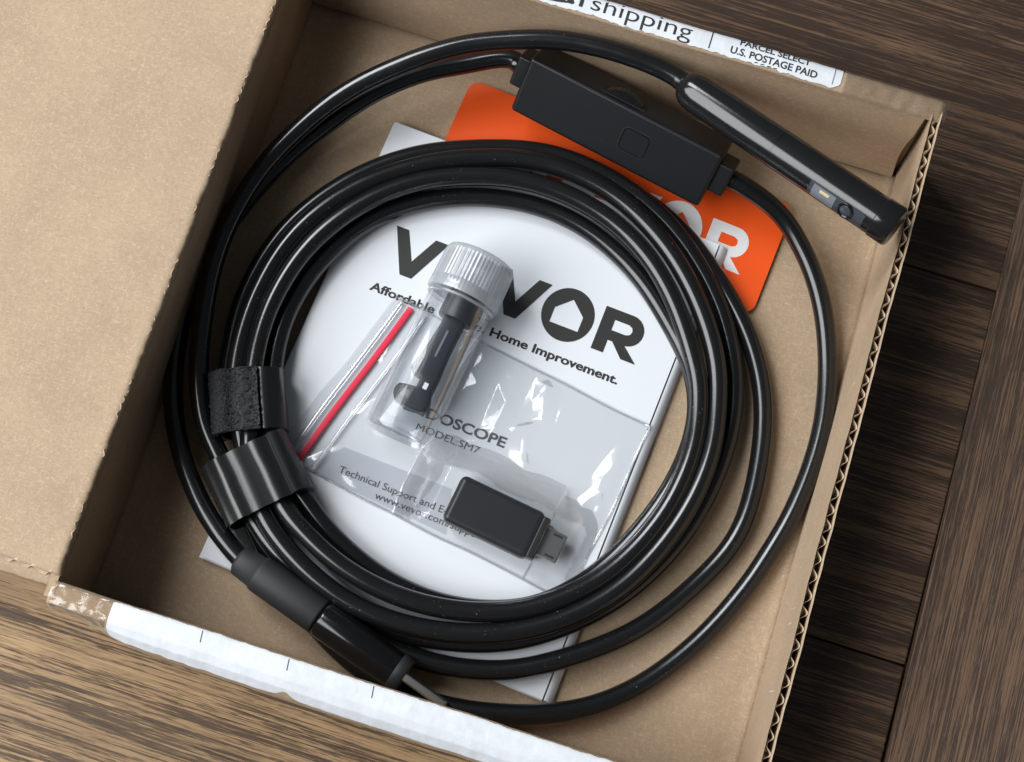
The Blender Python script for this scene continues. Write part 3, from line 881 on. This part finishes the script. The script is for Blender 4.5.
# control box, rolled on its long edge
cc = e0 + cax * CLEN / 2 + fdir * FW / 2 + gdir * GW / 2
Mcb = frame(cc, cax, fdir)
ctrl = rbox("control_box", Mcb, CLEN / 2, FW / 2, GW / 2, M_BLACK, scope, bev=0.9, seg=4)
fn_ = -gdir                                                   # normal of the button face
bc = e0 + cax * (CLEN * 0.60) + fdir * (FW * 0.50)
# button: raised rim line and cap
Mbtn = frame(bc + fn_ * 0.02, cax, fdir)
if (Mbtn.to_3x3() @ Vector((0, 0, 1))).dot(fn_) < 0:
    Mbtn = frame(bc + fn_ * 0.02, cax, -fdir)
def cen(pts, w, h): return [(x - w / 2, y - h / 2) for x, y in pts]
BW_, BH_ = 7.4, 6.4
bm_out("button_gap", extrude_poly([cen(rounded(BW_, BH_, 1.5), BW_, BH_), cen(rounded(BW_ - 0.5, BH_ - 0.5, 1.25), BW_ - 0.5, BH_ - 0.5)], Mbtn, -0.1, 0.02), M_DARKSLOT, ctrl, smooth=False)
bm_out("button", extrude_poly([cen(rounded(BW_ - 0.6, BH_ - 0.6, 1.2), BW_ - 0.6, BH_ - 0.6)], Mbtn, -0.1, 0.05), M_BLACK, ctrl, smooth=False)
bm_out("button_rim", extrude_poly([cen(rounded(BW_ - 0.6, BH_ - 0.6, 1.2), BW_ - 0.6, BH_ - 0.6), cen(rounded(BW_ - 1.0, BH_ - 1.0, 1.0), BW_ - 1.0, BH_ - 1.0)], Mbtn, 0.04, 0.16), M_GLOSS, ctrl, smooth=False)
# thumb wheel in the other face
wn = -fdir
wc = e0 + cax * (CLEN * 0.47) + gdir * 3.4
slot = rbox("wheel_slot", frame(wc + wn * 0.03, cax, gdir), 5.6, 1.7, 0.12, M_DARKSLOT, ctrl, bev=0.1)
def knurl(t, r, a): return r + (0.05 if math.sin(a * 40) > 0 else -0.05) * (1 if r > 6 else 0)
mesh("thumb_wheel", *lathe([(-1.05, 5.2), (-0.95, 7.0), (0.95, 7.0), (1.05, 5.2)], wc - wn * 5.0, gdir, 160, up=cax, rad=knurl), M_GLOSS, ctrl, smooth=False)
# strain reliefs at both ends
def relief(pos, ax, ln):
    rbox("strain_relief", frame(pos + ax * ln / 2, ax, fdir), ln / 2, 3.9, 3.6, M_BLACK, scope, bev=0.6)
relief(end_r - cax * 0.5, cax, 4.2)
relief(end_l + cax * 0.5, -cax, 3.4)

# plug at the other end of the cable
q0, q1 = Vector((30.91, 17.48, 8.60)), Vector((84.32, 1.12, 10.50))
qa = (q1 - q0); QL = qa.length; qa.normalize()
R_ = 4.2
mesh("strain_sleeve", *lathe([(-0.5, 2.5), (0.0, 3.3), (0.4, 3.5), (5.0, 3.75), (5.1, 4.05), (6.0, R_), (21.6, R_), (22.1, R_ - 0.15), (22.2, 2.8)], q0, qa, 48), M_MATTE, scope)
plugb = mesh("usb_plug", *lathe([(22.2, 3.6), (22.5, R_), (23.2, R_ + 0.2), (34.0, R_ + 0.15), (42.0, R_ - 0.1), (44.8, R_ - 0.35), (45.4, 3.0)], q0, qa, 48, squash=0.98), M_GLOSS, scope)
sharpen(plugb, 50)
mesh("plug_collar", *lathe([(42.4, 4.0), (42.6, 4.15), (44.8, 3.95), (45.1, 3.6)], q0, qa, 40), M_MATTE, plugb)
qs = qa.cross(Vector((0, 0, 1))).normalized()
rbox("metal_shell", frame(q0 + qa * (QL / 2 + 22.3), qa, qs), QL / 2 - 22.3, 1.0, 3.6, M_METAL, plugb, bev=0.5)

# ------------------------------------------------------------------ hook-and-loop straps round the coil
def strap(name, label, c, d, hw, zc, hz, w, th, mat, a0=0, a1=360, off=0.0, parent=None, skew=0.0, fuzz=0.0, na=96, nw=8):
    c = Vector(c); d = Vector(d).normalized(); n = Vector((d.y, -d.x, 0))       # n to the right
    full = abs(a1 - a0) >= 359
    def pt(a, t, o):
        ca, sa = math.cos(a), math.sin(a)
        ex = 0.62
        x = math.copysign(abs(ca) ** ex, ca) * (hw + o); z = math.copysign(abs(sa) ** ex, sa) * (hz + o)
        wob = 0.25 * noise.noise(Vector((a * 1.5, t * 0.2, hw)))
        rip = 0.30 * math.sin(x * 1.35 + 0.6) * (1 if sa > 0.2 else 0)
        return c + n * (x + wob) + d * (t + skew * x) + Vector((0, 0, zc - c.z + z + rip))
    V, F = [], []
    rows = na if full else na + 1
    for i in range(rows):
        a = math.radians(a0 + (a1 - a0) * i / na)
        for o in (off, off + th):
            for k in range(nw + 1):
                t = -w / 2 + w * k / nw
                fz = 0.0
                if fuzz and o > off:
                    q = Vector((a * 9.0, t * 1.0, 2.0))
                    fz = fuzz * (noise.noise(q * 2.1) + 0.8 * noise.noise(q * 5.0))
                V.append(pt(a, t, o + fz))
    st = 2 * (nw + 1)
    for i in range(na if full else rows - 1):
        i2 = (i + 1) % rows
        for k in range(nw):
            F.append((i * st + k, i * st + k + 1, i2 * st + k + 1, i2 * st + k))
            F.append((i * st + nw + 1 + k, i2 * st + nw + 1 + k, i2 * st + nw + 2 + k, i * st + nw + 2 + k))
        for k in (0, nw):
            F.append((i * st + k, i2 * st + k, i2 * st + nw + 1 + k, i * st + nw + 1 + k))
    if not full:
        for i in (0, rows - 1):
            for k in range(nw):
                F.append((i * st + k, i * st + k + 1, i * st + nw + 2 + k, i * st + nw + 1 + k))
    return sharpen(mesh(name, V, F, mat, parent), 45)
s1c = (21.46, 51.64, 8.00)
s1 = root("cable_strap", "fuzzy-faced black fastening strap round the coil, the upper of the two", "strap", s1c, "straps round the coil")
strap("band", None, s1c, Vector((23.44, 44.75, 8.00)) - Vector((17.66, 58.26, 8.00)), 7.0, 8.2, 5.6, 14.0, 0.8, M_STRAP, parent=s1)
s1f = strap("fuzzy_tail", None, s1c, Vector((23.44, 44.75, 8.00)) - Vector((17.66, 58.26, 8.00)), 7.0, 8.2, 5.6, 14.2, 1.0, M_FUZZ, -35, 98, 0.95, parent=s1, fuzz=0.5, na=170, nw=70)
s2c = (28.25, 35.26, 8.00)
s2 = root("cable_strap", "smooth glossy black strap round the coil, just above the plug sleeve", "strap", s2c, "straps round the coil")
strap("band", None, s2c, Vector((33.79, 29.67, 8.00)) - Vector((23.01, 41.25, 8.00)), 9.2, 8.4, 5.8, 14.6, 0.8, M_STRAP, parent=s2, skew=0.02)
strap("overlap_tail", None, s2c, Vector((33.79, 29.67, 8.00)) - Vector((23.01, 41.25, 8.00)), 9.2, 8.4, 5.8, 14.6, 0.8, M_STRAP, 120, 250, 0.9, parent=s2, skew=0.02)

# ------------------------------------------------------------------ adapter inside the bag
ad = root("usb_adapter", "small black adapter with a bare metal micro plug inside the clear bag", "adapter", (81.92, 44.28, 3.20))
a_tl, a_tr, a_br, a_bl = Vector((72.26, 50.67, 9.40)), Vector((93.12, 48.03, 9.40)), Vector((91.31, 36.46, 9.40)), Vector((70.60, 39.73, 9.40))
ac = (a_tl + a_tr + a_br + a_bl) / 4
au = ((a_tr + a_br) - (a_tl + a_bl)); AL = au.length / 2; au.normalize()
av = ((a_tl + a_tr) - (a_bl + a_br)); AW = av.length / 2; 
Ma = frame(Vector((ac.x, ac.y, 6.4)), au, av)
abody = rbox("body", Ma, AL / 2, AW / 2, 3.1, M_BLACK, ad, bev=1.5, seg=5)
rbox("collar", Ma @ Matrix.Translation((AL / 2 + 0.5, 0, 0)), 1.0, AW / 2 - 0.7, 2.7, M_BLACK, ad, bev=0.5)
shell = rbox("metal_plug", Ma @ Matrix.Translation((AL / 2 + 3.6, -0.1, 0.2)), 2.8, 3.4, 0.95, M_METAL, ad, bev=0.4)
for s_ in (-1, 1):
    rbox("latch_slot", Ma @ Matrix.Translation((AL / 2 + 4.4, s_ * 2.5 - 0.1, 1.16)), 1.1, 0.28, 0.03, M_DARKSLOT, shell, bev=0)

# ------------------------------------------------------------------ clear zip bag
bag = root("zip_bag", "clear plastic zip bag with a red seal line lying on the booklet", "bag", (71.75, 57.33, 3.00))
# corners: zip end top, right end top, right end bottom, zip end bottom (a little past the zip on the open side)
g00, g10, g11, g01 = Vector((44.07, 86.57, 3.10)), Vector((109.92, 75.11, 3.10)), Vector((103.07, 30.58, 3.10)), Vector((28.76, 43.17, 3.10))
rnd = random.Random(11)
folds = []
for k in range(46):
    folds.append((rnd.uniform(0.08, 1.0), rnd.uniform(0.0, 1.0), rnd.uniform(0, math.pi), rnd.uniform(0.35, 1.25), rnd.uniform(1.0, 3.2), rnd.uniform(4, 12)))
# the strong folds seen right of the vial and by the right-hand edge
ORI = g00
def g_pt(u, v): return g00.lerp(g10, u).lerp(g01.lerp(g11, u), v)
FOLDS = []
for (u, v, a, h_, w_, l_) in folds:
    c = g_pt(u, v); FOLDS.append((c.x, c.y, a, h_, w_, l_))
for (c, a, h_, w_, l_) in (((76.27, 69.87, 3.00), 1.45, 2.6, 3.4, 11), ((84.79, 73.83, 3.00), 1.75, 2.2, 3.0, 10), ((73.23, 60.26, 3.00), 0.5, 1.6, 2.4, 9), ((103.93, 62.65, 3.00), 1.2, 1.8, 2.6, 10), ((101.52, 54.60, 3.00), 0.9, 1.4, 2.0, 9),
                          ((65.09, 40.66, 3.00), 2.7, 1.6, 1.8, 9), ((86.33, 57.07, 3.00), 2.6, 1.3, 2.2, 7), ((66.71, 73.06, 3.00), 2.9, 1.2, 2.0, 8)):
    FOLDS.append((c[0], c[1], a, h_, w_, l_))
def film_z(x, y, u, v):
    z = 0.0
    for (cx, cy, a, h_, w_, l_) in FOLDS:
        dx, dy = x - cx, y - cy
        al = dx * math.cos(a) + dy * math.sin(a); ac_ = -dx * math.sin(a) + dy * math.cos(a)
        if abs(al) < l_ * 1.6 and abs(ac_) < w_:
            z += h_ * (1 - abs(ac_) / w_) * math.exp(-(al / (l_ * 0.6)) ** 2) * 0.62
    z += 0.35 * max(0, noise.noise(Vector((x * 0.09, y * 0.09, 1.0)))) 
    e = min(u, 1 - u, v, 1 - v)
    z *= min(1.0, e / 0.06 + 0.08)
    z = 3.05 + max(0.0, z)
    # tent over the adapter
    q = Ma.inverted() @ Vector((x, y, 6.4))
    ox = max(abs(q.x - 1.5) - (AL / 2 + 4.5), 0); oy = max(abs(q.y) - AW / 2, 0)
    dd = math.hypot(ox, oy)
    top = 9.75 if q.x < AL / 2 + 1.4 else 7.9
    top += 0.18 * noise.noise(Vector((x * 0.12, y * 0.12, 9.0))) + 0.1
    drape = top - dd * 0.62 - 0.02 * dd * dd
    # pressed flat under the vial
    z = min(z, 3.05 + 0.22 * max(0.0, vial_dist(x, y)) ** 1.0) if vial_dist(x, y) < 9 else z
    return max(z, drape)
vb0, vb1 = Vector((61.19, 99.53, 12.00)), Vector((55.43, 53.86, 11.20))     # vial axis: cap top, bottom
def vial_dist(x, y):
    d = (vb1 - vb0); d.z = 0; l = d.length; d.normalize()
    p = Vector((x - vb0.x, y - vb0.y, 0)); t = min(max(p.dot(d), 0), l)
    return (p - d * t).length - 8.0
def film_fn(u, v):
    p = g_pt(u, v)
    wx = 0.5 * fbm(p.x, p.y, 0.08) * (1 if 0.02 < u < 0.98 else 1)
    x, y = p.x + wx, p.y + 0.6 * fbm(p.y, p.x, 0.07)
    return Vector((x, y, film_z(x, y, u, v)))
V, F = grid(240, 190, film_fn)
film = mesh("upper_film", V, F, M_FILM, bag)
V, F = grid(40, 30, lambda u, v: (lambda p: Vector((p.x + 0.5 * fbm(p.x, p.y, 0.08), p.y + 0.6 * fbm(p.y, p.x, 0.07), 2.95 + 0.03 * fbm(p.x, p.y, 0.1))))(g_pt(u, v)))
mesh("lower_film", V, F, M_FILM, bag)
# folded-over strip of film below the vial (a second, greyer thickness)
M_FILM2 = clear("bag_film_doubled", (0.90, 0.90, 0.92), rough=0.10, base=0.06, edge=0.5, haze=0.03, bump=0.3, bscale=0.3, bdist=0.3)
h0, h1, h2, h3 = Vector((43.88, 49.21, 3.00)), Vector((70.57, 47.46, 3.00)), Vector((72.51, 37.02, 3.00)), Vector((36.73, 41.83, 3.00))
V, F = grid(40, 20, lambda u, v: (lambda p: Vector((p.x, p.y, 3.0 + 0.02 * fbm(p.x, p.y, 0.2))))(h0.lerp(h1, u).lerp(h3.lerp(h2, u), v)))
mesh("folded_film", V, F, M_FILM2, bag)
# heat-sealed edges
M_SEAM = clear("bag_seam", (0.95, 0.95, 0.96), rough=0.12, base=0.16, edge=0.6, haze=0.16)
for (ua, va_, ub, vb_) in ((0.0, 0.0, 1.0, 0.0), (0.0, 1.0, 1.0, 1.0), (1.0, 0.0, 1.0, 1.0)):
    pth = []
    for k in range(41):
        p = g_pt(ua + (ub - ua) * k / 40, va_ + (vb_ - va_) * k / 40)
        pth.append(Vector((p.x + 0.5 * fbm(p.x, p.y, 0.08), p.y + 0.6 * fbm(p.y, p.x, 0.07), 3.15 + 0.05 * math.sin(k))))
    V_, F_ = tube(pth, 1.0, 8)
    out = []
    for i, p in enumerate(pth):
        t_ = (pth[min(i + 1, 40)] - pth[max(i - 1, 0)]).normalized()
        s_ = t_.cross(Vector((0, 0, 1))).normalized()
        for k in range(8):
            a = 2 * math.pi * k / 8
            out.append(p + s_ * (math.cos(a) * 0.26) + Vector((0, 0, math.sin(a) * 0.10)))
    mesh("seam", out, F_, M_SEAM, bag)
# red zip line and the clear rib beside it
z0, z1 = (48.26, 85.21, 3.60), (34.82, 42.78, 3.90)
zp = [Vector(z0).lerp(Vector(z1), k / 10) + Vector((0.12 * math.sin(k * 0.7), 0.06 * math.sin(k * 1.1), 0.04 * math.sin(k))) for k in range(11)]
def flat_tube(path, w, h):
    V, F = tube(path, 1.0, 14)
    out = []
    n = len(path)
    for i, p in enumerate(path):
        t = (path[min(i + 1, n - 1)] - path[max(i - 1, 0)]).normalized()
        s = t.cross(Vector((0, 0, 1))).normalized(); q = s.cross(t)
        for k in range(14):
            a = 2 * math.pi * k / 14
            out.append(p + s * (math.cos(a) * w) + q * (math.sin(a) * h))
    return out, F
zpath = catmull(zp, 6)
mesh("red_zip_line", *flat_tube(zpath, 0.72, 0.07), M_RED, bag)
M_RIB = clear("zip_rib_plastic", (0.93, 0.93, 0.94), rough=0.12, base=0.10, edge=0.6, haze=0.10)
off_ = (Vector((48.26, 74.06, 3.60)) - Vector((43.95, 75.20, 3.60)))
mesh("zip_rib", *flat_tube([p + off_ * 0.9 + Vector((0, 0, -0.2)) for p in zpath], 0.5, 0.3), M_RIB, bag)
mesh("zip_rib", *flat_tube([p - off_ * 0.55 + Vector((0, 0, -0.2)) for p in zpath], 0.7, 0.3), M_RIB, bag)

# ------------------------------------------------------------------ vial with screw cap, attachments inside
vial = root("plastic_vial", "clear plastic vial with a ribbed translucent screw cap lying on the bag", "vial", tuple((vb0 + vb1) / 2 + Vector((0, 0, -8.4))))
va = (vb1 - vb0); VL = va.length; va.normalize()
CAPL = 11.0
def ribs(t, r, a):
    return r + (0.15 * (1 if math.sin(a * 56) > 0 else 0) if 1.2 < t < CAPL - 2.6 and r > 7 else 0)
cprof = [(0.0, 0.05), (0.0, 7.5), (0.25, 8.0), (0.8, 8.3), (1.3, 8.35), (1.4, 8.35), (CAPL - 2.8, 8.5), (CAPL - 2.7, 8.5), (CAPL - 2.5, 8.7), (CAPL - 0.3, 8.75), (CAPL, 8.6), (CAPL, 8.0), (2.0, 7.6), (1.6, 7.2), (1.6, 0.05)]
vcap = sharpen(mesh("screw_cap", *lathe(cprof, vb0, va, 264, rad=ribs, cap0=False, cap1=False), M_CAP, vial), 50)
tprof = [(2.2, 7.4), (CAPL + 0.6, 7.4), (CAPL + 1.2, 7.85), (VL - 1.2, 7.8), (VL - 0.4, 7.5), (VL, 6.9), (VL, 6.1), (VL - 1.6, 5.6), (VL - 2.0, 2.6), (VL - 2.0, 0.03)]
tpr2 = [(2.2, 6.7), (VL - 3.4, 6.9), (VL - 2.9, 6.3), (VL - 2.8, 0.03)]
tb_ = mesh("tube", *lathe(tprof, vb0, va, 72, cap0=False, cap1=False), M_VIAL, vial)
mesh("inner_wall", *lathe(tpr2, vb0, va, 72, cap0=False, cap1=False), M_VIAL_IN, tb_)
mesh("neck_ring", *lathe([(CAPL + 0.5, 7.5), (CAPL + 0.6, 8.2), (CAPL + 1.1, 8.2), (CAPL + 1.2, 7.5)], vb0, va, 72, cap0=False, cap1=False), M_CAP, tb_)

# dark clip attachments lying in the tube
vs_ = va.cross(Vector((0, 0, 1))).normalized()                 # towards the viewer's left of the axis
att = root("probe_attachment", "dark plastic clip attachments lying inside the clear vial", "attachment", tuple(vb0 + va * 24 + Vector((0, 0, -5))))
def px_clip(pts, z0, z1, bev):
    bm = extrude_poly([[(p[0], p[1]) for p in pts]], Matrix.Identity(4), z0, z1)
    top = [e for e in bm.edges if all(v.co.z > z1 - 0.01 for v in e.verts) and len(e.link_faces) == 2 and e.calc_face_angle(0) > 1.0]
    bmesh.ops.bevel(bm, geom=top, offset=bev, segments=3, profile=0.5, affect='EDGES')
    return bm
clip = [(57.01, 88.49, 12.50), (56.95, 82.02, 12.50), (55.73, 76.95, 12.50), (54.09, 71.77, 12.50), (53.66, 70.17, 12.50), (54.24, 69.14, 12.50), (56.32, 68.59, 12.50), (56.47, 67.42, 12.50), (56.18, 66.12, 12.50), (53.82, 66.09, 12.50), (52.24, 65.83, 12.50), (51.67, 64.68, 12.50), (51.68, 63.23, 12.50), (52.33, 61.99, 12.50), (55.19, 61.22, 12.50), (58.91, 60.72, 12.50), (59.91, 61.28, 12.50), (60.41, 63.36, 12.50), (59.98, 65.40, 12.50), (60.56, 69.46, 12.50), (60.99, 75.45, 12.50), (62.01, 82.65, 12.50), (62.39, 88.22, 12.50)]
bm_out("clip_body", px_clip(clip, 8.2, 12.5, 0.55), M_DARKPLASTIC, att, True, None, angle=50)
sl = mesh("sleeve", *lathe([(7.0, 3.6), (7.2, 4.4), (15.6, 4.4), (16.0, 4.1), (16.0, 2.5)], vb0 - vs_ * 0.6 + Vector((0, 0, -1.4)), va, 40), M_DARKPLASTIC, att)
sharpen(sl, 50)
mesh("groove_highlight", [Vector(p) for p in ((58.84, 80.62, 12.62), (59.35, 80.54, 12.62), (58.41, 73.86, 12.62), (57.91, 73.94, 12.62))], [(0, 1, 2, 3)], M_LEDWIN, att, smooth=False)  # highlight along the clip's groove, painted as a pale strip
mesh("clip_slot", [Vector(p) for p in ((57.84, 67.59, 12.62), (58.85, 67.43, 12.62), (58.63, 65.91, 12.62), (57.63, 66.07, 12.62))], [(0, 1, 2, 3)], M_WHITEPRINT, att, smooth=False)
mesh("foot_highlight", [Vector(p) for p in ((53.26, 64.92, 12.62), (55.20, 64.81, 12.62), (55.27, 63.15, 12.62), (53.41, 63.04, 12.62))], [(0, 1, 2, 3)], M_LEDWIN, att, smooth=False)  # highlight on the foot, painted as a pale patch
